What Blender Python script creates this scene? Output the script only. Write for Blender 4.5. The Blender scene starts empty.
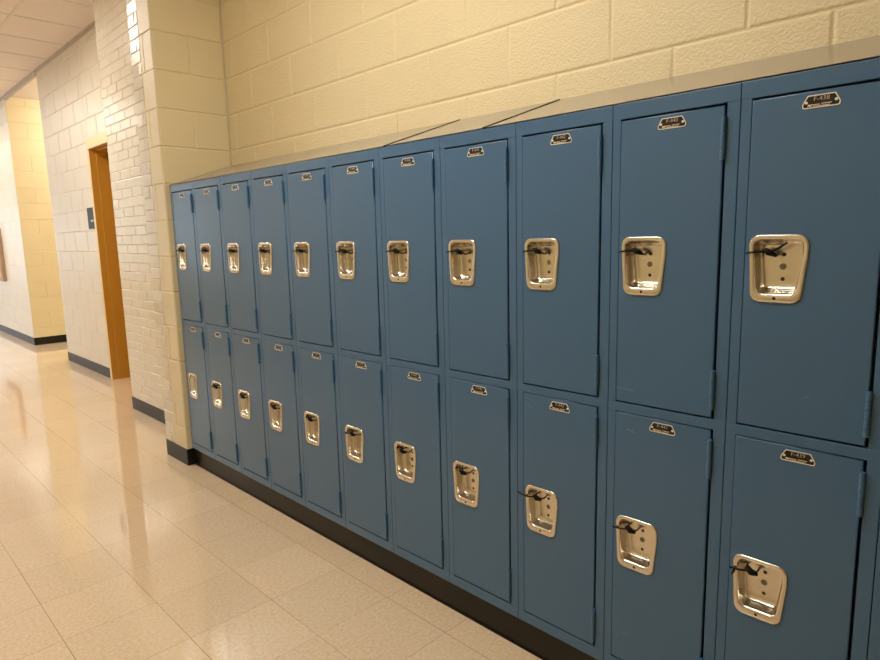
import bpy, bmesh, math, random
from mathutils import Vector, Matrix
random.seed(7)
S = bpy.context.scene
COL = S.collection

# ---------------------------------------------------------------- camera
cam_d = bpy.data.cameras.new('camera'); cam = bpy.data.objects.new('camera', cam_d); COL.objects.link(cam)
yaw, pitch, roll, FPX = .7798, -.1514, -.0237, 622.8
f = Vector((math.sin(yaw)*math.cos(pitch), math.cos(yaw)*math.cos(pitch), math.sin(pitch)))
r = Vector((math.cos(yaw), -math.sin(yaw), 0)); u = r.cross(f)
r2 = r*math.cos(roll)+u*math.sin(roll); u2 = -r*math.sin(roll)+u*math.cos(roll)
M = Matrix((r2, u2, -f)).transposed().to_4x4(); M.translation = Vector((-1.4448, 0, 1.3277))
cam.matrix_world = M
cam_d.sensor_fit = 'HORIZONTAL'; cam_d.sensor_width = 36; cam_d.lens = FPX*36/880; cam_d.clip_start = .02
S.camera = cam

# ---------------------------------------------------------------- world (daylight outside the added end doors)
W = bpy.data.worlds.new('daylight'); S.world = W; W.use_nodes = True
bg = W.node_tree.nodes['Background']; bg.inputs[0].default_value = (.82, .9, 1, 1); bg.inputs[1].default_value = 3.3

# ---------------------------------------------------------------- exposure
S.view_settings.view_transform = 'Standard'; S.view_settings.look = 'None'
S.view_settings.exposure = 0.0; S.view_settings.gamma = 1.0; S.view_settings.use_curve_mapping = False
LAMP = 26.0                       # emission of the troffer diffusers
LAMP_COL = (1, .95, .86)

# ================================================================ materials
def nt(name):
    m = bpy.data.materials.new(name); m.use_nodes = True
    return m, m.node_tree, m.node_tree.nodes['Principled BSDF']
def srgb(r_, g, b):
    return tuple(((c/255+.055)/1.055)**2.4 if c > 10 else c/255/12.92 for c in (r_, g, b))+(1,)
def pmat(name, col, rough=.5, metal=0, spec=.5, coat=0, nscale=None, nbump=0, ndist=.001, nvar=0, emit=None, es=0, coat_rough=.1):
    m, t, b = nt(name)
    b.inputs['Base Color'].default_value = col; b.inputs['Roughness'].default_value = rough
    b.inputs['Metallic'].default_value = metal; b.inputs['Specular IOR Level'].default_value = spec
    b.inputs['Coat Weight'].default_value = coat; b.inputs['Coat Roughness'].default_value = coat_rough
    if emit: b.inputs['Emission Color'].default_value = emit; b.inputs['Emission Strength'].default_value = es
    tc = t.nodes.new('ShaderNodeTexCoord')
    if nscale:
        n = t.nodes.new('ShaderNodeTexNoise'); n.inputs['Scale'].default_value = nscale; n.inputs['Detail'].default_value = 3
        t.links.new(tc.outputs['Object'], n.inputs['Vector'])
        if nbump:
            bp = t.nodes.new('ShaderNodeBump'); bp.inputs['Strength'].default_value = nbump; bp.inputs['Distance'].default_value = ndist
            t.links.new(n.outputs['Fac'], bp.inputs['Height']); t.links.new(bp.outputs['Normal'], b.inputs['Normal'])
        if nvar:
            mx = t.nodes.new('ShaderNodeMix'); mx.data_type = 'RGBA'
            mx.inputs[6].default_value = tuple(c*(1-nvar) for c in col[:3])+(1,); mx.inputs[7].default_value = tuple(min(1, c*(1+nvar)) for c in col[:3])+(1,)
            t.links.new(n.outputs['Fac'], mx.inputs[0]); t.links.new(mx.outputs[2], b.inputs['Base Color'])
    return m

def block_mat(name, col, rough=.45, pit=.35, spec=.5):
    """painted masonry: coarse pitted face"""
    m, t, b = nt(name)
    tc = t.nodes.new('ShaderNodeTexCoord')
    n1 = t.nodes.new('ShaderNodeTexNoise'); n1.inputs['Scale'].default_value = 130; n1.inputs['Detail'].default_value = 4; n1.inputs['Roughness'].default_value = .6
    n2 = t.nodes.new('ShaderNodeTexNoise'); n2.inputs['Scale'].default_value = 2.2; n2.inputs['Detail'].default_value = 2
    for n in (n1, n2): t.links.new(tc.outputs['Object'], n.inputs['Vector'])
    bp = t.nodes.new('ShaderNodeBump'); bp.inputs['Strength'].default_value = pit; bp.inputs['Distance'].default_value = .004
    t.links.new(n1.outputs['Fac'], bp.inputs['Height']); t.links.new(bp.outputs['Normal'], b.inputs['Normal'])
    mx = t.nodes.new('ShaderNodeMix'); mx.data_type = 'RGBA'
    mx.inputs[6].default_value = tuple(c*.95 for c in col[:3])+(1,); mx.inputs[7].default_value = tuple(min(1, c*1.04) for c in col[:3])+(1,)
    t.links.new(n2.outputs['Fac'], mx.inputs[0]); t.links.new(mx.outputs[2], b.inputs['Base Color'])
    b.inputs['Roughness'].default_value = rough; b.inputs['Specular IOR Level'].default_value = spec
    return m

CREAM = srgb(227, 211, 170)
M_block = block_mat('cream_painted_block', CREAM, .48, .5)
M_peel = block_mat('heavily_rolled_cream_block', CREAM, .42, 1.0)
M_gloss = block_mat('glossy_cream_block', srgb(219, 210, 192), .27, .16, .6)
M_semi = block_mat('semi_gloss_cream_block', srgb(226, 213, 180), .36, .6, .5)
M_satin = block_mat('satin_cream_block', srgb(219, 210, 192), .34, .35, .6)
M_yellow = block_mat('yellow_cream_block', srgb(234, 220, 182), .5, .3)
M_blue = pmat('blue_enamel', srgb(66, 105, 142), .32, nscale=260, nbump=.06, ndist=.0006, spec=.5, coat=.2, coat_rough=.16)
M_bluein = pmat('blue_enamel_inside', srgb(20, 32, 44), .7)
M_base = pmat('black_vinyl', srgb(24, 20, 18), .42, spec=.35, nscale=40, nbump=.1, nvar=.2)
M_steel = pmat('brushed_nickel', (.74, .69, .60, 1), .26, metal=1, nscale=90, nbump=.08, ndist=.0006)
M_hole = pmat('dark_hole', srgb(60, 40, 22), .5)
M_knob = pmat('dull_disc', srgb(140, 132, 112), .45)
M_tie = pmat('black_nylon', srgb(8, 8, 10), .55, spec=.2)
M_plate = pmat('plate_black', srgb(16, 13, 10), .35)
M_rim = pmat('plate_silver', (.86, .85, .80, 1), .35, metal=.2)
M_ink = pmat('plate_lettering', srgb(205, 188, 172), .45)
M_logo = pmat('plate_script', srgb(235, 218, 185), .4)
M_orange = pmat('orange_door_paint', srgb(192, 142, 52), .32, nscale=80, nbump=.05)
M_trim = pmat('grey_trim', srgb(190, 180, 168), .5)
M_tbar = pmat('ceiling_grid_paint', srgb(222, 214, 204), .5)
M_sign = pmat('slate_sign', srgb(54, 60, 64), .6)
M_signmark = pmat('sign_mark', srgb(165, 180, 188), .4)
M_brown = pmat('brown_panel', srgb(176, 142, 116), .5)
M_alu = pmat('door_aluminium', srgb(90, 86, 82), .4, metal=.5)
M_lamp = pmat('lamp_diffuser', (.9, .9, .9, 1), .5, emit=LAMP_COL+(1,), es=LAMP)
M_lampframe = pmat('lamp_frame', srgb(235, 232, 226), .4)
m, t, b = nt('clear_glass'); b.inputs['Transmission Weight'].default_value = 1; b.inputs['Roughness'].default_value = 0; b.inputs['IOR'].default_value = 1.02
M_glass = m

# ceiling tile
m, t, b = nt('ceiling_tile'); M_ceil = m
tc = t.nodes.new('ShaderNodeTexCoord'); n = t.nodes.new('ShaderNodeTexNoise'); n.inputs['Scale'].default_value = 220; n.inputs['Detail'].default_value = 2
t.links.new(tc.outputs['Object'], n.inputs['Vector'])
bp = t.nodes.new('ShaderNodeBump'); bp.inputs['Strength'].default_value = .4; bp.inputs['Distance'].default_value = .003
t.links.new(n.outputs['Fac'], bp.inputs['Height']); t.links.new(bp.outputs['Normal'], b.inputs['Normal'])
b.inputs['Base Color'].default_value = srgb(232, 220, 216); b.inputs['Roughness'].default_value = .85

# hood (greyish tan steel, blurred wall reflections put into the colour as faint streaks)
m, t, b = nt('dusty_hood_steel'); M_hood = m
tc = t.nodes.new('ShaderNodeTexCoord'); mp = t.nodes.new('ShaderNodeMapping'); mp.inputs['Scale'].default_value = (3, 26, 3)
n = t.nodes.new('ShaderNodeTexNoise'); n.inputs['Scale'].default_value = 1.5; n.inputs['Detail'].default_value = 4
t.links.new(tc.outputs['Object'], mp.inputs[0]); t.links.new(mp.outputs[0], n.inputs['Vector'])
cr = t.nodes.new('ShaderNodeValToRGB'); cr.color_ramp.elements[0].position = .3; cr.color_ramp.elements[0].color = srgb(158, 149, 134)
cr.color_ramp.elements[1].position = .7; cr.color_ramp.elements[1].color = srgb(170, 161, 145)
t.links.new(n.outputs['Fac'], cr.inputs[0]); t.links.new(cr.outputs[0], b.inputs['Base Color']); b.inputs['Roughness'].default_value = .24; b.inputs['Metallic'].default_value = .3

# floor: 12 inch vinyl composition tile under wax
m, t, b = nt('waxed_vinyl_tile'); M_floor = m
L = t.links.new
tc = t.nodes.new('ShaderNodeTexCoord'); sx = t.nodes.new('ShaderNodeSeparateXYZ'); L(tc.outputs['Object'], sx.inputs[0])
def math_(op, a, b_=None, c=None):
    nd = t.nodes.new('ShaderNodeMath'); nd.operation = op
    for i, v in enumerate((a, b_, c)):
        if v is None: continue
        if isinstance(v, (int, float)): nd.inputs[i].default_value = v
        else: L(v, nd.inputs[i])
    return nd.outputs[0]
T = .305
gx = math_('DIVIDE', math_('SUBTRACT', sx.outputs[0], -1.011), T); gy = math_('DIVIDE', math_('SUBTRACT', sx.outputs[1], 3.2024), T)
def line(g, w):
    fr = math_('FRACT', math_('ADD', g, .5)); d = math_('ABSOLUTE', math_('SUBTRACT', fr, .5))
    return math_('LESS_THAN', d, w)
# tile ids
cx = t.nodes.new('ShaderNodeCombineXYZ'); L(math_('FLOOR', gx), cx.inputs[0]); L(math_('FLOOR', gy), cx.inputs[1])
wn = t.nodes.new('ShaderNodeTexWhiteNoise'); wn.noise_dimensions = '2D'; L(cx.outputs[0], wn.inputs[0])
# line strength varies from joint to joint
n0 = t.nodes.new('ShaderNodeTexNoise'); n0.inputs['Scale'].default_value = 1.3; L(tc.outputs['Object'], n0.inputs['Vector'])
l1 = math_('MULTIPLY', line(gx, .0040), .7); l2 = math_('MULTIPLY', line(gy, .0036), .55)
ln = math_('MULTIPLY', math_('MAXIMUM', l1, l2), math_('MULTIPLY_ADD', n0.outputs['Fac'], 1.9, -.2))
# speckle
n1 = t.nodes.new('ShaderNodeTexNoise'); n1.inputs['Scale'].default_value = 80; n1.inputs['Detail'].default_value = 5; n1.inputs['Roughness'].default_value = .65; L(tc.outputs['Object'], n1.inputs['Vector'])
cr = t.nodes.new('ShaderNodeValToRGB'); cr.color_ramp.elements[0].position = .36; cr.color_ramp.elements[0].color = srgb(214, 188, 155)
cr.color_ramp.elements[1].position = .62; cr.color_ramp.elements[1].color = srgb(230, 206, 172)
L(n1.outputs['Fac'], cr.inputs[0])
hv = t.nodes.new('ShaderNodeHueSaturation'); L(cr.outputs[0], hv.inputs['Color']); L(math_('MULTIPLY_ADD', wn.outputs[0], .07, .965), hv.inputs['Value'])
mx = t.nodes.new('ShaderNodeMix'); mx.data_type = 'RGBA'; L(ln, mx.inputs[0]); L(hv.outputs[0], mx.inputs[6]); mx.inputs[7].default_value = srgb(92, 66, 40)
L(mx.outputs[2], b.inputs['Base Color'])
n2 = t.nodes.new('ShaderNodeTexNoise'); n2.inputs['Scale'].default_value = 5; n2.inputs['Detail'].default_value = 2; L(tc.outputs['Object'], n2.inputs['Vector'])
n3 = t.nodes.new('ShaderNodeTexNoise'); n3.inputs['Scale'].default_value = 45; n3.inputs['Detail'].default_value = 2; L(tc.outputs['Object'], n3.inputs['Vector'])
bp = t.nodes.new('ShaderNodeBump'); bp.inputs['Strength'].default_value = .06; bp.inputs['Distance'].default_value = .004
L(math_('ADD', n2.outputs['Fac'], math_('MULTIPLY', n3.outputs['Fac'], .04)), bp.inputs['Height'])
L(bp.outputs['Normal'], b.inputs['Coat Normal'])
b.inputs['Roughness'].default_value = .55; b.inputs['Specular IOR Level'].default_value = .3
b.inputs['Coat Weight'].default_value = 1; b.inputs['Coat Roughness'].default_value = .035; b.inputs['Coat IOR'].default_value = 1.7
L(bp.outputs['Normal'], b.inputs['Normal'])

# ================================================================ helpers
def box(bm, x0, x1, y0, y1, z0, z1, bev=0, mi=0):
    vs = [bm.verts.new((x, y, z)) for x in (x0, x1) for y in (y0, y1) for z in (z0, z1)]
    idx = [(0, 1, 3, 2), (4, 6, 7, 5), (0, 4, 5, 1), (2, 3, 7, 6), (0, 2, 6, 4), (1, 5, 7, 3)]
    fs = [bm.faces.new([vs[i] for i in q]) for q in idx]
    for q in fs: q.material_index = mi
    if bev:
        es = list({e for q in fs for e in q.edges})
        res = bmesh.ops.bevel(bm, geom=es, offset=bev, segments=2, affect='EDGES', profile=.6)
        for q in res['faces']: q.material_index = mi
    return vs
def tube(bm, pts, rad, seg=8, mi=0, cap=True):
    pts = [Vector(p) for p in pts]; rings = []
    rads = rad if isinstance(rad, (list, tuple)) else [rad]*len(pts)
    for i, p in enumerate(pts):
        d = (pts[min(i+1, len(pts)-1)]-pts[max(i-1, 0)]).normalized()
        a = Vector((0, 0, 1)) if abs(d.z) < .9 else Vector((1, 0, 0))
        s = d.cross(a).normalized(); q = d.cross(s).normalized()
        rings.append([bm.verts.new(p+(s*math.cos(2*math.pi*k/seg)+q*math.sin(2*math.pi*k/seg))*rads[i]) for k in range(seg)])
    for a, b_ in zip(rings, rings[1:]):
        for k in range(seg):
            fc = bm.faces.new((a[k], a[(k+1) % seg], b_[(k+1) % seg], b_[k])); fc.material_index = mi; fc.smooth = True
    if cap:
        for rg in (rings[0], rings[-1]):
            fc = bm.faces.new([bm.verts.new(v.co) for v in rg]); fc.material_index = mi
def obj(name, bm, mats, parent=None, smooth=False):
    bmesh.ops.recalc_face_normals(bm, faces=bm.faces)
    me = bpy.data.meshes.new(name); bm.to_mesh(me); bm.free()
    if not isinstance(mats, (list, tuple)): mats = [mats]
    for q in mats: me.materials.append(q)
    if smooth:
        for q in me.polygons: q.use_smooth = True
    o = bpy.data.objects.new(name, me); COL.objects.link(o)
    if parent: o.parent = parent
    return o
def tag(o, label, cat, group=None):
    o['label'] = label; o['category'] = cat
    if group: o['group'] = group
    return o
def struct(name, bm, mats):
    o = obj(name, bm, mats); o['kind'] = 'structure'; return o
def empty(name, loc=(0, 0, 0)):
    o = bpy.data.objects.new(name, None); COL.objects.link(o); o.location = loc; o.empty_display_size = .1; return o

def masonry(bm, axis, face, dirn, u0, u1, z0, z1, bw, bh, uoff, zoff=.0193, depth=.004, cham=.005, tilt=0., mi=0, shift0=0):
    """courses of raised unit faces on a plane; axis 'x': plane x=face, u=y; axis 'y': plane y=face, u=x. dirn=+-1 is the outward sign."""
    def P(u_, z_, h):
        return (face+dirn*h, u_, z_) if axis == 'x' else (u_, face+dirn*h, z_)
    j0 = math.floor((z0-zoff)/bh); j1 = math.ceil((z1-zoff)/bh)
    for j in range(j0, j1):
        za, zb = max(z0, zoff+j*bh), min(z1, zoff+(j+1)*bh)
        if zb-za < .012: continue
        off = uoff+(.5*bw if (j+shift0) % 2 else 0)
        i0 = math.floor((u0-off)/bw); i1 = math.ceil((u1-off)/bw)
        for i in range(i0, i1):
            ua, ub = max(u0, off+i*bw), min(u1, off+(i+1)*bw)
            if ub-ua < .012: continue
            c = cham*.9; tu = random.gauss(0, tilt); tz = random.gauss(0, tilt); dd = random.gauss(0, tilt)*.03
            um, zm = (ua+ub)/2, (za+zb)/2
            o = [bm.verts.new(P(a, b_, -depth)) for a, b_ in ((ua, za), (ub, za), (ub, zb), (ua, zb))]
            k = c*.35
            o2 = [bm.verts.new(P(a, b_, -depth*.9)) for a, b_ in ((ua+k, za+k), (ub-k, za+k), (ub-k, zb-k), (ua+k, zb-k))]
            n_ = [bm.verts.new(P(a, b_, dd+(a-um)*tu+(b_-zm)*tz)) for a, b_ in ((ua+c, za+c), (ub-c, za+c), (ub-c, zb-c), (ua+c, zb-c))]
            c2 = c*1.6
            n2_ = [bm.verts.new(P(a, b_, dd+.0006+(a-um)*tu+(b_-zm)*tz)) for a, b_ in ((ua+c2, za+c2), (ub-c2, za+c2), (ub-c2, zb-c2), (ua+c2, zb-c2))]
            for A, B in ((o, o2), (o2, n_), (n_, n2_)):
                for q in range(4):
                    fc = bm.faces.new((A[q], A[(q+1) % 4], B[(q+1) % 4], B[q])); fc.material_index = mi
            fc = bm.faces.new(n2_); fc.material_index = mi

# ================================================================ the setting
H = 3.18; XB = .391; XP = -.02; YP = 3.605; YPL = 3.914; XR = .225; YR = 5.24; XC = .478
YS0, YS1 = 8.05, 9.62; YE = 19.0; XL = -2.55; YB = -4.0
BW, BH = .4064, .2032; RH = BH/3; ZO = .0225

bm = bmesh.new(); box(bm, XL-.2, 4.2, YB-.2, YE+6, -.12, 0); struct('floor', bm, M_floor)
bm = bmesh.new(); box(bm, XL-.2, 4.2, YB-.2, YE+.2, H, H+.12); struct('ceiling', bm, M_ceil)

# right wall behind the lockers
bm = bmesh.new(); box(bm, XB+.004, XB+.25, YB, YP, 0, H)
masonry(bm, 'x', XB, -1, YB, YP, 1.3, H, BW, BH, 3.102-9*BW, zoff=ZO, tilt=.0012, shift0=1, depth=.0028, cham=.0075)
struct('wall_right', bm, M_peel)
# pier
bm = bmesh.new(); box(bm, XP+.004, XR+.4, YP+.004, YPL-.004, 0, H)
masonry(bm, 'x', XP, -1, YP, 3.775, 0, H, BW, BH, YP-.2*BW, zoff=ZO, tilt=.0015)
masonry(bm, 'x', XP, -1, 3.775, YPL, 0, H, .2032, RH, 3.72, zoff=ZO, tilt=.02, cham=.004, depth=.003, mi=2)
masonry(bm, 'y', YP, -1, XP, XB, 0, H, BW, BH, XP, zoff=ZO, tilt=.0012, mi=1)
struct('wall_pier', bm, [M_semi, M_block, M_gloss])
# glazed brick stretch
bm = bmesh.new(); box(bm, XR+.004, XR+.35, YPL+.0, YR, 0, H)
masonry(bm, 'x', XR, -1, YPL, YR, 0, H, .2032, RH, 4.0, zoff=ZO, tilt=.006, cham=.004, depth=.003)
struct('wall_brick', bm, M_gloss)
# corridor wall with the orange doorway
D0, D1, DZ = 5.60, 6.51, 2.19           # clear opening
bm = bmesh.new()
box(bm, XC+.004, XC+.2, YR, D0-.05, 0, H); box(bm, XC+.004, XC+.2, D1+.05, YS0-.004, 0, H); box(bm, XC+.004, XC+.2, D0-.05, D1+.05, DZ+.09, H)
masonry(bm, 'x', XC, -1, D1+.055, YS0, 0, H, BW, BH, D1+.055-.1, zoff=ZO, tilt=.0025)
masonry(bm, 'x', XC, -1, YR, D1+.055, DZ+.09, H, BW, BH, D1+.055-.1, zoff=ZO, tilt=.0025)
struct('wall_corridor', bm, M_satin)
# side corridor
bm = bmesh.new(); box(bm, XC+.2, 4.0, YS0-.2, YS0, 0, H); struct('wall_near', bm, M_yellow)
bm = bmesh.new(); box(bm, XC+.004, 4.0, YS1+.004, YS1+.2, 0, H)
masonry(bm, 'y', YS1, -1, XC, 4.0, 0, H, BW, BH, XC, zoff=ZO, tilt=.001); struct('wall_yellow', bm, M_yellow)
bm = bmesh.new(); box(bm, 4.0, 4.2, YS0, YS1, 0, H); struct('wall_side', bm, M_yellow)
# room behind the door
bm = bmesh.new(); box(bm, 2.4, 2.5, YR, YS0-.2, 0, H); box(bm, XC+.2, 2.4, YR-.1, YR, 0, H); struct('wall_room', bm, M_yellow)
# far corridor wall
bm = bmesh.new(); box(bm, XC+.004, XC+.2, YS1+.2, YE, 0, H)
masonry(bm, 'x', XC, -1, YS1, YE, 0, H, BW, BH, YS1, zoff=ZO, tilt=.0025); struct('wall_far', bm, M_satin)
# left wall with unseen windows added to let daylight in, wall behind
WIN = [(8.6, 11.4), (12.2, 15.0), (15.8, 18.4)]; WZ0, WZ1 = .85, 2.75
bm = bmesh.new(); ys_ = [YB]+[q for w_ in WIN for q in w_]+[YE]
for a, c in zip(ys_[::2], ys_[1::2]):
    box(bm, XL-.2, XL-.004, a, c, 0, H); masonry(bm, 'x', XL, 1, a, c, 0, H, BW, BH, 0, zoff=ZO, tilt=.001)
for a, c in WIN: box(bm, XL-.2, XL, a, c, 0, WZ0); box(bm, XL-.2, XL, a, c, WZ1, H)
struct('wall_left', bm, M_block)
for i, (a, c) in enumerate(WIN):
    bm = bmesh.new()
    for q in (a, (2*a+c)/3, (a+2*c)/3, c-.05): box(bm, XL-.13, XL-.08, q, q+.05, WZ0, WZ1)
    for z in (WZ0, 1.9, WZ1-.05): box(bm, XL-.129, XL-.081, a, c, z, z+.05)
    wf = struct('window_%d' % (i+1), bm, M_alu)
    bm = bmesh.new(); box(bm, XL-.107, XL-.103, a+.01, c-.01, WZ0+.01, WZ1-.01); obj('window_pane', bm, M_glass, wf)
bm = bmesh.new(); box(bm, XL, XB+.25, YB-.2, YB, 0, H); struct('wall_back', bm, M_block)
# end wall round the added glazed doors
bm = bmesh.new()
ea, eb, ez = -2.0, .1, 2.5
box(bm, XL, ea, YE, YE+.2, 0, H); box(bm, eb, XC+.2, YE, YE+.2, 0, H); box(bm, ea, eb, YE, YE+.2, ez, H); struct('wall_end', bm, M_block)

# baseboards
def baseboard(name, segs, h=.1):
    bm = bmesh.new()
    for (x0, x1, y0, y1) in segs: box(bm, x0, x1, y0, y1, 0, h, bev=.0012)
    return struct(name, bm, M_base)
baseboard('baseboard_pier', [(XP-.004, XP+.002, YP-.004, YPL, ), (XP-.003, .0235, YP-.004, YP+.002)])
baseboard('baseboard_brick', [(XR-.004, XR+.002, YPL, YR)])
baseboard('baseboard_corridor', [(XC-.004, XC+.002, D1+.058, YS0)])
baseboard('baseboard_side', [(XC-.003, 4.0, YS1-.004, YS1+.002)])
baseboard('baseboard_far', [(XC-.004, XC+.002, YS1+.002, YE)])
baseboard('baseboard_left', [(XL-.002, XL+.004, YB, YE)])
bm = bmesh.new(); box(bm, .026, XB-.006, -.083, YP-.006, 0, .1125); box(bm, .022, .0262, -.083, YP-.006, 0, .112, bev=.001, mi=0)
box(bm, .016, .024, -.083, YP-.006, 0, .004, bev=.001)
struct('baseboard_right', bm, M_base)

# ceiling grid and perimeter trims
bm = bmesh.new(); g = .012
xs = [-.08-.61*i for i in range(-1, 5)]
for x in xs:
    if XL < x < XC: box(bm, x-g, x+g, YB, YE, H-.004, H)
y = 6.87-.61*17
while y < YE:
    if y > YB: box(bm, XL, XC if y > YPL else XB, y-g, y+g, H-.0035, H)
    y += .61
struct('trim_1', bm, M_tbar)
bm = bmesh.new()
box(bm, XC-.022, XC, YR, YE, H-.006, H); box(bm, XC-.004, XC+.0, YR, YE, H-.03, H)
box(bm, XR-.022, XR, YPL, YR, H-.006, H); box(bm, XP-.022, XP, YP, YPL, H-.006, H)
struct('trim_2', bm, M_trim)
bm = bmesh.new(); box(bm, XC-.012, XC+.012, YS0, YS1, H-.055, H-.0061); struct('trim_3', bm, M_trim)

# door_1 : orange hollow metal frame and leaf
bm = bmesh.new(); fx = XC-.01
box(bm, fx, XC+.21, D1, D1+.055, 0, DZ+.095, bev=.002); box(bm, fx, XC+.21, D0-.055, D0, 0, DZ+.095, bev=.002); box(bm, fx, XC+.21, D0, D1, DZ, DZ+.095, bev=.002)
box(bm, XC+.045, XC+.15, D1-.016, D1, 0, DZ, bev=.002); box(bm, XC+.045, XC+.15, D0, D0+.016, 0, DZ, bev=.002); box(bm, XC+.045, XC+.15, D0+.016, D1-.016, DZ-.016, DZ, bev=.002)
dframe = struct('door_1', bm, M_orange)
bm = bmesh.new(); a_, c_ = fx-.0022, fx-.0002  # pale yellow strips laid over the front of the orange frame
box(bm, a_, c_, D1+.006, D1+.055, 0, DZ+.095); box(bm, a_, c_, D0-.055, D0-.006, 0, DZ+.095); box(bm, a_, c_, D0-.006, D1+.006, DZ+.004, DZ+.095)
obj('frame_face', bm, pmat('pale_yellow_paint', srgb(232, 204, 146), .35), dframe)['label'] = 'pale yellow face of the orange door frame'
bm = bmesh.new(); box(bm, XC+.155, XC+.2, D0+.003, D1-.003, .006, DZ-.003, bev=.002); lf = obj('door_leaf', bm, M_orange, dframe)
bm = bmesh.new(); tube(bm, [(XC+.155, D0+.08, 1.0), (XC+.11, D0+.08, 1.0), (XC+.105, D0+.1, 1.0), (XC+.105, D0+.19, 1.0)], .009); obj('door_handle', bm, M_steel, lf)

# added_end_door : unseen glazed double doors, added at the corridor end for daylight
bm = bmesh.new()
for (a, c) in ((ea, ea+.06), (eb-.06, eb), ((ea+eb)/2-.05, (ea+eb)/2+.05)): box(bm, a, c, YE+.05, YE+.11, 0, ez)
for (a, c) in ((0, .2), (2.1, 2.2), (ez-.06, ez), (.95, 1.03)): box(bm, ea, eb, YE+.052, YE+.108, a, c)
ed = struct('door_2', bm, M_alu)
bm = bmesh.new(); box(bm, ea+.02, eb-.02, YE+.078, YE+.082, .05, ez-.03); obj('glass_pane', bm, M_glass, ed)

# ================================================================ ceiling lamps (recessed troffers)
def lamp(x0, y0, label, wx=.61, wy=1.22):
    t_ = empty('ceiling_light', (x0+wx/2, y0+wy/2, H)); tag(t_, label, 'ceiling light', 'recessed ceiling lights')
    bm = bmesh.new(); a, c = wx/2-.004, wy/2-.004
    for q in ((-a, a, -c, -c+.03), (-a, a, c-.03, c), (-a, -a+.03, -c+.03, c-.03), (a-.03, a, -c+.03, c-.03)): box(bm, *q, -.012, -.0045, bev=.001)
    obj('frame', bm, M_lampframe, t_)
    bm = bmesh.new(); box(bm, -a+.03, a-.03, -c+.03, c-.03, -.009, -.005); obj('diffuser', bm, M_lamp, t_)
    return t_
for i, (y0, lb) in enumerate([(1.03, 'recessed ceiling light over the nearest lockers'), (5.3, 'recessed ceiling light between the pale pier and the orange doorway'),
                  (9.57, 'recessed ceiling light beside the side corridor opening'), (13.84, 'recessed ceiling light near the glazed end doors')]):
    lamp(-1.30, y0, lb)
sl = empty('ceiling_light', (1.7, 8.85, H)); tag(sl, 'surface mounted ceiling light inside the side corridor', 'ceiling light')
bm = bmesh.new(); box(bm, -.61, .61, -.07, .07, -.06, -.0005, bev=.002); obj('housing', bm, M_lampframe, sl)
bm = bmesh.new(); box(bm, -.6, .6, -.13, .13, -.16, -.062, bev=.02); obj('diffuser', bm, pmat('wrap_diffuser', (.9, .9, .9, 1), .5, emit=(1, .93, .8, 1), es=20), sl)

# ================================================================ lockers
YS = lambda k: .527+(10-k)*.305          # right-hand seam of column k (1 = beside the pier)
WU = .305
# --- shared meshes, local: x depth, y = w inside the unit, z up
def outline(pts, rads, seg=6):
    """rounded polygon, pts in order; returns list of (u,v)"""
    out = []
    n_ = len(pts)
    for i in range(n_):
        p0, p1, p2 = Vector(pts[i-1]), Vector(pts[i]), Vector(pts[(i+1) % n_])
        d0 = (p0-p1).normalized(); d1 = (p2-p1).normalized(); ang = d0.angle(d1); rr = rads[i]
        tl = rr/math.tan(ang/2)
        a = p1+d0*tl; c = p1+(d0+d1).normalized()*(rr/math.sin(ang/2)); b_ = p1+d1*tl
        va, vb = a-c, b_-c
        a0 = math.atan2(va.y, va.x); a1 = math.atan2(vb.y, vb.x); da = (a1-a0+math.pi) % (2*math.pi)-math.pi
        for s in range(seg+1): out.append((c.x+rr*math.cos(a0+da*s/seg), c.y+rr*math.sin(a0+da*s/seg)))
    return out
def handle_bm():
    # u: image right (towards -y), v: up. centre of the plate.
    def loop(du, db_, rad, top=0):
        P = [(-.058+du, .0728-du-top), (.0595-du, .0728-du-top), (.0595-du, .028), (.0495-du, -.0715+du+db_), (-.0500+du*1.05, -.0715+du+db_)]
        R_ = [rad, rad, .03, rad, rad]
        return outline(P, R_)
    spec = [(0, 0, .021, 0, -.0005), (.0, 0, .021, 0, .0022), (.0016, 0, .0195, 0, .0036), (.0085, .007, .0165, 0, .0036), (.0098, .0085, .016, 0, .0018),
            (.0108, .0095, .015, 0, -.002), (.0118, .0105, .014, 0, -.016), (.0132, .0112, .013, 0, -.0235), (.0155, .0122, .011, 0, -.0285), (.0185, .0142, .009, 0, -.0310), (.0225, .0150, .008, 0, -.0320)]
    bm = bmesh.new(); rings = []
    for du, db_, rad, tp, h in spec:
        rings.append([bm.verts.new((-h, -u_, v_)) for u_, v_ in loop(du, db_, rad, tp)])
    for A, B in zip(rings, rings[1:]):
        for i in range(len(A)):
            fc = bm.faces.new((A[i], A[(i+1) % len(A)], B[(i+1) % len(A)], B[i])); fc.smooth = True
    bm.faces.new(rings[-1])
    def disc(u_, v_, rad, h, th, mi, rim=None):
        ring = [bm.verts.new((-h, -(u_+rad*math.cos(a)), v_+rad*math.sin(a))) for a in [2*math.pi*k/14 for k in range(14)]]
        ring2 = [bm.verts.new((-(h+th), -(u_+rad*.85*math.cos(a)), v_+rad*.85*math.sin(a))) for a in [2*math.pi*k/14 for k in range(14)]]
        for k in range(14):
            fc = bm.faces.new((ring[k], ring[(k+1) % 14], ring2[(k+1) % 14], ring2[k])); fc.material_index = mi
        fc = bm.faces.new(ring2); fc.material_index = mi
    hb = -.0320
    disc(.004, .030, .0044, hb, .0005, 1); disc(.003, .004, .0072, hb, .0012, 2)
    disc(.0035, -.023, .0044, hb, .0005, 1)
    disc(-.001, -.0625, .0036, .0036, .0004, 1)
    return bm
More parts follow.
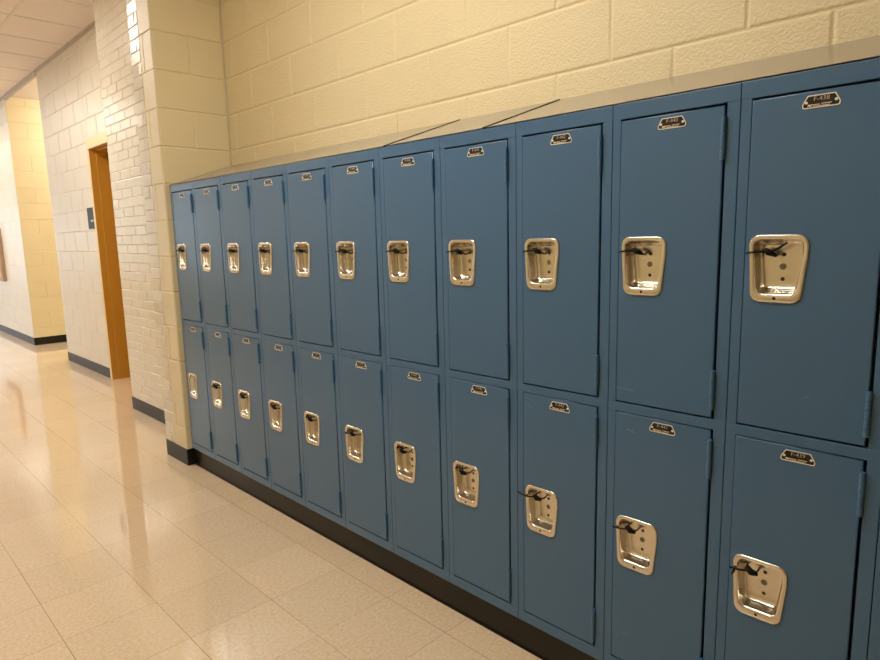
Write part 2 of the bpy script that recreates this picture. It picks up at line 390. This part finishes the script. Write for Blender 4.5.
h0 = obj('handle_tmp', handle_bm(), [M_steel, M_hole, M_knob]); ME_handle = h0.data; bpy.data.objects.remove(h0); ME_handle.name = 'recessed_handle'
def hinge_bm():
    bm = bmesh.new(); n_ = 5; L_ = .094; s = L_/n_
    for i in range(n_): tube(bm, [(-.003, 0, -L_/2+i*s+.0005), (-.003, 0, -L_/2+(i+1)*s-.0005)], .0056, 14)
    tube(bm, [(-.0015, 0, -L_/2), (-.0015, 0, L_/2)], .0035, 8)
    box(bm, .002, .0035, -.002, .006, -L_/2, L_/2)
    return bm
h0 = obj('hinge_tmp', hinge_bm(), M_blue); ME_hinge = h0.data; bpy.data.objects.remove(h0); ME_hinge.name = 'hinge'

def text_polys(s, size):
    cu = bpy.data.curves.new('t', 'FONT'); cu.body = s; cu.size = size; cu.align_x = 'CENTER'; cu.align_y = 'CENTER'; cu.resolution_u = 2; cu.extrude = .0
    cu.offset = -size*.008
    o = bpy.data.objects.new('t', cu); COL.objects.link(o); bpy.context.view_layer.update()
    me = o.to_mesh(); vs = [v.co.copy() for v in me.vertices]; fs = [tuple(p.vertices) for p in me.polygons]; o.to_mesh_clear()
    bpy.data.objects.remove(o); bpy.data.curves.remove(cu)
    return vs, fs
def plate_mesh(txt):
    bm = bmesh.new()
    def lp(k):
        P = [(-.0245+k*.7, .0125-k), (.0245-k*.7, .0125-k), (.0335-k, -.004), (.0335-k, -.0125+k), (-.0335+k, -.0125+k), (-.0335+k, -.004)]
        return outline(P, [.002, .002, .004, .004-k*.5, .004-k*.5, .004], 4)
    rs = []
    for k, h in ((0, 0), (0, .0014), (.0018, .0014), (.002, .0008)): rs.append([bm.verts.new((-h, -a, c)) for a, c in lp(k)])
    for A, B in zip(rs, rs[1:]):
        for i in range(len(A)): bm.faces.new((A[i], A[(i+1) % len(A)], B[(i+1) % len(A)], B[i])).material_index = 0
    bm.faces.new(rs[-1]).material_index = 1
    def put(vs, fs, cu, cv, mi, h=.0011, shear=0):
        vv = [bm.verts.new((-h, -(v.x+cu+shear*v.y), v.y+cv)) for v in vs]
        for q in fs:
            try: bm.faces.new([vv[i] for i in q]).material_index = mi
            except ValueError: pass
    vs, fs = text_polys(txt, .0125); put(vs, fs, .0005, .0045, 2)
    def dsc(a, c, rr, mi, h):
        ring = [bm.verts.new((-h, -(a+rr*math.cos(x)), c+rr*math.sin(x))) for x in [2*math.pi*k/12 for k in range(12)]]
        r0 = [bm.verts.new((-.0006, v.co.y, v.co.z)) for v in ring]
        for k in range(12): bm.faces.new((r0[k], r0[(k+1) % 12], ring[(k+1) % 12], ring[k])).material_index = mi
        bm.faces.new(ring).material_index = mi
    for s in (-1, 1): dsc(s*.0262, -.001, .0028, 3, .002)
    # cursive maker's mark: a swash and two joined ribbons of script
    def strip(pts, w):
        a = None
        for i, (x, y_) in enumerate(pts):
            v0 = bm.verts.new((-.0012, -x, y_-w/2)); v1 = bm.verts.new((-.0012, -x, y_+w/2))
            if a: bm.faces.new((a[0], v0, v1, a[1])).material_index = 4
            a = (v0, v1)
    strip([(-.0235, -.0075), (-.021, -.0062), (-.0185, -.0078), (-.016, -.0060)], .0036)
    strip([(-.0155+i*.0012, -.0062+.0007*math.sin(i*2.1)) for i in range(12)], .0015)
    strip([(.0005+i*.0012, -.0055+.0007*math.sin(i*2.3+1)) for i in range(16)], .0015)
    strip([(-.0145+i*.0025, -.0091+.0004*math.sin(i*1.7)) for i in range(13)], .0013)
    bmesh.ops.recalc_face_normals(bm, faces=bm.faces)
    me = bpy.data.meshes.new('number_plate'); bm.to_mesh(me); bm.free()
    for q in (M_rim, M_plate, M_ink, M_rim, M_logo): me.materials.append(q)
    return me
def frame_bm():
    bm = bmesh.new(); e = .0008; x1 = .02
    box(bm, 0, x1, e, .0282, .1145, 1.6340, bev=.0016)          # right stile
    box(bm, 0, x1, .2825, WU-e, .1145, 1.6340, bev=.0012)        # left stile
    for z0, z1 in ((1.5975, 1.6346), (.8596, .8840), (.1140, .1485)): box(bm, -.0006, x1, e*.6, WU-e*.6, z0, z1, bev=.0018)
    # cabinet body
    d = XB-.008
    box(bm, .0205, d, e, .0025, .1145, 1.634, mi=1); box(bm, .0205, d, WU-.0025, WU-e, .1145, 1.634, mi=1)
    box(bm, d, d+.001, e, WU-e, .1145, 1.634, mi=1)
    for z in (.115, .872, 1.632): box(bm, .0205, d, e, WU-e, z, z+.0015, mi=1)
    # strike lip behind the left edge and the hinge side
    box(bm, .0202, .022, .0025, .040, .1145, 1.634, mi=1); box(bm, .0202, .022, .27, WU-.0025, .1145, 1.634, mi=1)
    for z0, z1 in ((1.585, 1.634), (.845, .90), (.1145, .16)): box(bm, .0202, .022, .0025, WU-.0025, z0, z1, mi=1)
    return bm
ME_frame = None
def door_bm():
    w0, w1, hgt = .0, .2470, .7050
    bm = bmesh.new()
    hole = [(.1815-a, .351+c) for a, c in outline([(-.052, .0665), (.053, .0665), (.053, .028), (.043, -.058), (-.0445, -.058)], [.015, .015, .03, .015, .015])]
    B = .0028
    rect = [(w0+B, B), (w1-B, B), (w1-B, hgt-B), (w0+B, hgt-B)]
    def lp(P, x): return [bm.verts.new((x, a, c)) for a, c in P]
    R0 = lp(rect, -.0006); H0 = lp(hole, -.0006)
    es = [bm.edges.new((L_[i], L_[(i+1) % len(L_)])) for L_ in (R0, H0) for i in range(len(L_))]
    bmesh.ops.triangle_fill(bm, use_beauty=True, edges=es)
    rs = [R0]
    for an in (18, 36, 54, 72, 90):
        k = math.sin(math.radians(an)); x = -.0006+B*(1-math.cos(math.radians(an)))
        rs.append(lp([(w0+B*(1-k), B*(1-k)), (w1-B*(1-k), B*(1-k)), (w1-B*(1-k), hgt-B*(1-k)), (w0+B*(1-k), hgt-B*(1-k))], x))
    rs.append(lp([(w0, 0), (w1, 0), (w1, hgt), (w0, hgt)], .0165)); rs.append(lp([(w0+.012, .012), (w1-.012, .012), (w1-.012, hgt-.012), (w0+.012, hgt-.012)], .0165))
    for A, C in zip(rs, rs[1:]):
        for i in range(4): bm.faces.new((A[i], A[(i+1) % 4], C[(i+1) % 4], C[i])).smooth = True
    H1 = lp(hole, .0008)
    for i in range(len(H0)): bm.faces.new((H0[i], H0[(i+1) % len(H0)], H1[(i+1) % len(H0)], H1[i]))
    return bm
o = obj('frame_tmp', frame_bm(), [M_blue, M_bluein]); ME_frame = o.data; bpy.data.objects.remove(o); ME_frame.name = 'locker_frame'
o = obj('door_tmp', door_bm(), M_blue); ME_door = o.data; bpy.data.objects.remove(o); ME_door.name = 'locker_door'
def link(name, me, parent, loc):
    o = bpy.data.objects.new(name, me); COL.objects.link(o); o.parent = parent; o.location = loc; return o
ordin = {1: 'first', 2: 'second', 3: 'third', 4: 'fourth', 5: 'fifth', 6: 'sixth', 7: 'seventh', 8: 'eighth', 9: 'ninth', 10: 'tenth', 11: 'eleventh', 12: 'twelfth'}
DOORS = {}
for k in range(1, 13):
    up, lo = 438+2*(11-k), 439+2*(11-k)
    u_ = empty('locker', (0, YS(k), 0))
    lab = {1: 'narrowest-looking blue two-tier steel locker, first in the row, touching the pale block pier',
           9: 'blue two-tier steel locker numbered F-442 on top, third from the right of the full ones',
           10: 'blue two-tier steel locker numbered F-440 on top, between F-442 and F-438',
           11: 'blue two-tier steel locker numbered F-438 on top, the last fully shown column at the right',
           12: 'blue steel locker cut off by the right edge, only a sliver of its frame showing'}.get(k, 'blue two-tier steel locker, %s column counted from the pale pier' % ordin[k])
    tag(u_, lab, 'locker', 'blue lockers in the row')
    link('frame', ME_frame, u_, (0, 0, 0))
    for tier, z, num in ((1, .8880, up), (0, .1525, lo)):
        d_ = link('door', ME_door, u_, (0, .0345, z))
        a = random.uniform(.0, .30) if k > 1 else 0
        d_.rotation_euler.z = math.radians(a)*(1)
        DOORS[(k, tier)] = (d_, math.radians(a))
        link('recessed_handle', ME_handle, d_, (-.0006, .1815, .351))
        link('hinge', ME_hinge, d_, (-.001, -.0015, .6355)); link('hinge', ME_hinge, d_, (-.001, -.0015, .067))
        link('number_plate', plate_mesh('F-%d' % num), d_, (-.0006, 0.1177, .6845))

# --- cable ties on the handles
def tie(k, tier, kind, label):
    d_, a = DOORS[(k, tier)]; z0 = (.8880 if tier else .1525)+.351
    o = empty('cable_tie_anchor'); bpy.data.objects.remove(o)
    bm = bmesh.new(); j = lambda s: random.uniform(-s, s)
    # local: x out of door is -x, y (left in picture = +), z
    L_ = .062+j(.002); zz = .036+j(.002)
    if kind in ('strap', 'tail', 'long'):
        end = L_+(.022 if kind == 'long' else 0)
        tube(bm, [(-.0045, end, zz+(.003 if kind == 'long' else -.002)), (-.0075, .056, zz), (-.0082, .048, zz+.0006), (-.005, .036, zz+.001), (.003, .024, zz+.001), (.006, .016, zz)], .0021, 6)
    if kind == 'drop':
        tube(bm, [(-.0050, .050, zz+.004), (-.0078, .046, zz+.001), (-.004, .036, zz), (.006, .022, zz)], .0018, 6)
        pass
    if kind == 'inner':
        tube(bm, [(.016, .040, zz+.004), (.006, .034, zz+.004), (.004, .024, zz+.001), (.006, .016, zz)], .0015, 6)
    # locking head and the bundle of strap beside it, held against the cup
    tube(bm, [(.004, .030, zz+.005), (.0, .022, zz+.004), (.002, .014, zz-.001), (.010, .006, zz-.006)], [.003, .0062, .0066, .004], 8)
    box(bm, -.003, .008, .009, .021, zz-.006, zz+.005, bev=.001)
    tube(bm, [(.012, .027, zz+.008), (.005, .018, zz+.006), (.006, .009, zz), (.030, .012, zz-.009)], .0024, 6)
    tube(bm, [(.006, .030, zz+.003), (.031, .034, zz+.002)], .0022, 6)
    if kind == 'tail': tube(bm, [(.004, .014, zz), (-.001, -.004, zz+.010), (-.004, -.020, zz+.021)], [.0022, .0026, .002], 6)
    if tier == 0 and k == 11: tube(bm, [(-.0082, .050, zz), (-.0085, .052, zz-.008), (-.007, .056, zz-.016)], .002, 6)
    o = obj('cable_tie', bm, M_tie)
    yo, xo = .0345+YS(k), 0
    o.matrix_world = Matrix.Translation((0, yo, 0)) @ Matrix.Rotation(a, 4, 'Z') @ Matrix.Translation((-.0006, .1825, z0))
    tag(o, label, 'cable tie', 'black cable ties on the locker handles')
pos = {k: ordin[k] for k in range(1, 12)}
for k in range(1, 12):
    if k == 11: lb = 'black cable tie with a long upturned tail in the F-438 handle'
    elif k in (9, 10): lb = 'black cable tie looped through the upper handle of locker F-%d' % (438+2*(11-k))
    else: lb = 'black cable tie through the upper-row handle of the %s locker from the pier' % pos[k]
    tie(k, 1, 'tail' if k == 11 else 'strap', lb)
for k, kind in ((2, 'drop'), (3, 'inner'), (4, 'inner'), (5, 'inner'), (6, 'strap'), (7, 'inner'), (8, 'inner'), (9, 'long'), (10, 'strap'), (11, 'strap')):
    if k == 11: lb = 'black cable tie with a drooping end in the lowest, nearest handle under F-438'
    elif k == 9: lb = 'black cable tie sticking far out left of the lower handle under F-442'
    elif k == 10: lb = 'black cable tie looped through the lower handle under plate F-440'
    elif k == 2: lb = 'black cable tie at the upper left rim of the second lower-row handle from the pier'
    else: lb = 'black cable tie inside the lower-row handle of the %s locker from the pier' % pos[k]
    tie(k, 0, kind, lb)

# --- sloping top plates
def hood(y0, y1, label, lap=0):
    bm = bmesh.new(); e = .0012
    xa, za, xb, zb = .003, 1.6385+lap, XB-.002, 1.767+lap
    pr = [(xa, za), (xb, zb), (xb, zb-e), (xa+.0012, za-.0005)]
    A = [bm.verts.new((x, y0, z)) for x, z in pr]; B = [bm.verts.new((x, y1, z)) for x, z in pr]
    for i in range(4): bm.faces.new((A[i], A[(i+1) % 4], B[(i+1) % 4], B[i]))
    bm.faces.new(A); bm.faces.new(B)
    # end gusset and a front lip
    o = obj('sloping_top', bm, M_hood); tag(o, label, 'locker top', 'sloping tops over the lockers'); return o
hood(1.724, YP-.004, 'long sloping tan metal top from the pier corner to the first dark seam')
h2_ = hood(1.2655, 1.713, 'short sloping tan metal top panel between the two dark diagonal seams')
h_ = hood(-.083, 1.2545, 'sloping tan metal top over the nearest lockers, right of both seams')

for par, yy in ((h2_, 1.7185), (h_, 1.260)):      # dark open lap joint between two tops
    bm = bmesh.new()
    Q = [(x, y_, z+dz) for dz in (-.0028, .0022) for x, y_, z in ((.0035, yy-.0055, 1.6388), (.0035, yy+.0055, 1.6388), (XB-.003, yy+.0055, 1.7668), (XB-.003, yy-.0055, 1.7668))]
    v = [bm.verts.new(q) for q in Q]
    for q in ((0, 1, 2, 3), (4, 5, 6, 7), (0, 1, 5, 4), (1, 2, 6, 5), (2, 3, 7, 6), (3, 0, 4, 7)): bm.faces.new([v[i] for i in q])
    obj('seam_strip', bm, M_tie, par)
def scratch(k, tier, y0, z0, y1, z1, w):
    d_, a = DOORS[(k, tier)]; zb = .888 if tier else .1525; yb = .0345+YS(k)
    bm = bmesh.new(); tube(bm, [(-.00055, y0-yb, z0-zb), (-.0005, y1-yb, z1-zb)], w, 5); obj('paint_scratch', bm, M_scr, d_)
M_scr = pmat('bare_scratch', srgb(150, 165, 172), .5)
scratch(10, 0, .774, .816, .752, .810, .0005); scratch(10, 1, .810, .924, .758, .920, .0003); scratch(9, 0, 1.105, .822, 1.075, .816, .0003)
scratch(10, 0, .775, .238, .758, .233, .0003); scratch(11, 1, .37, .97, .36, .972, .0003)

# ================================================================ wall fittings
s_ = empty('room_sign', (XC-.001, 6.672, 1.565)); tag(s_, 'small dark slate room sign on the wall left of the orange doorway', 'sign')
bm = bmesh.new(); box(bm, -.006, 0, -.1, .1, -.1, .1, bev=.002); obj('sign_board', bm, M_sign, s_)
bm = bmesh.new(); box(bm, -.0068, -.006, -.075, .01, -.035, -.015); obj('sign_mark', bm, M_signmark, s_)
p_ = empty('wall_panel', (XC-.001, 11.25, 1.19)); tag(p_, 'brown wall-mounted panel on the far corridor wall at the left edge', 'wall panel')
bm = bmesh.new(); box(bm, -.05, 0, -.4, .4, -.38, .38, bev=.006); obj('panel_body', bm, M_brown, p_)
bm = bmesh.new(); box(bm, -.056, -.0505, -.34, .34, -.32, .32, bev=.002); obj('panel_front', bm, pmat('panel_tan', srgb(206, 178, 152), .5), p_)
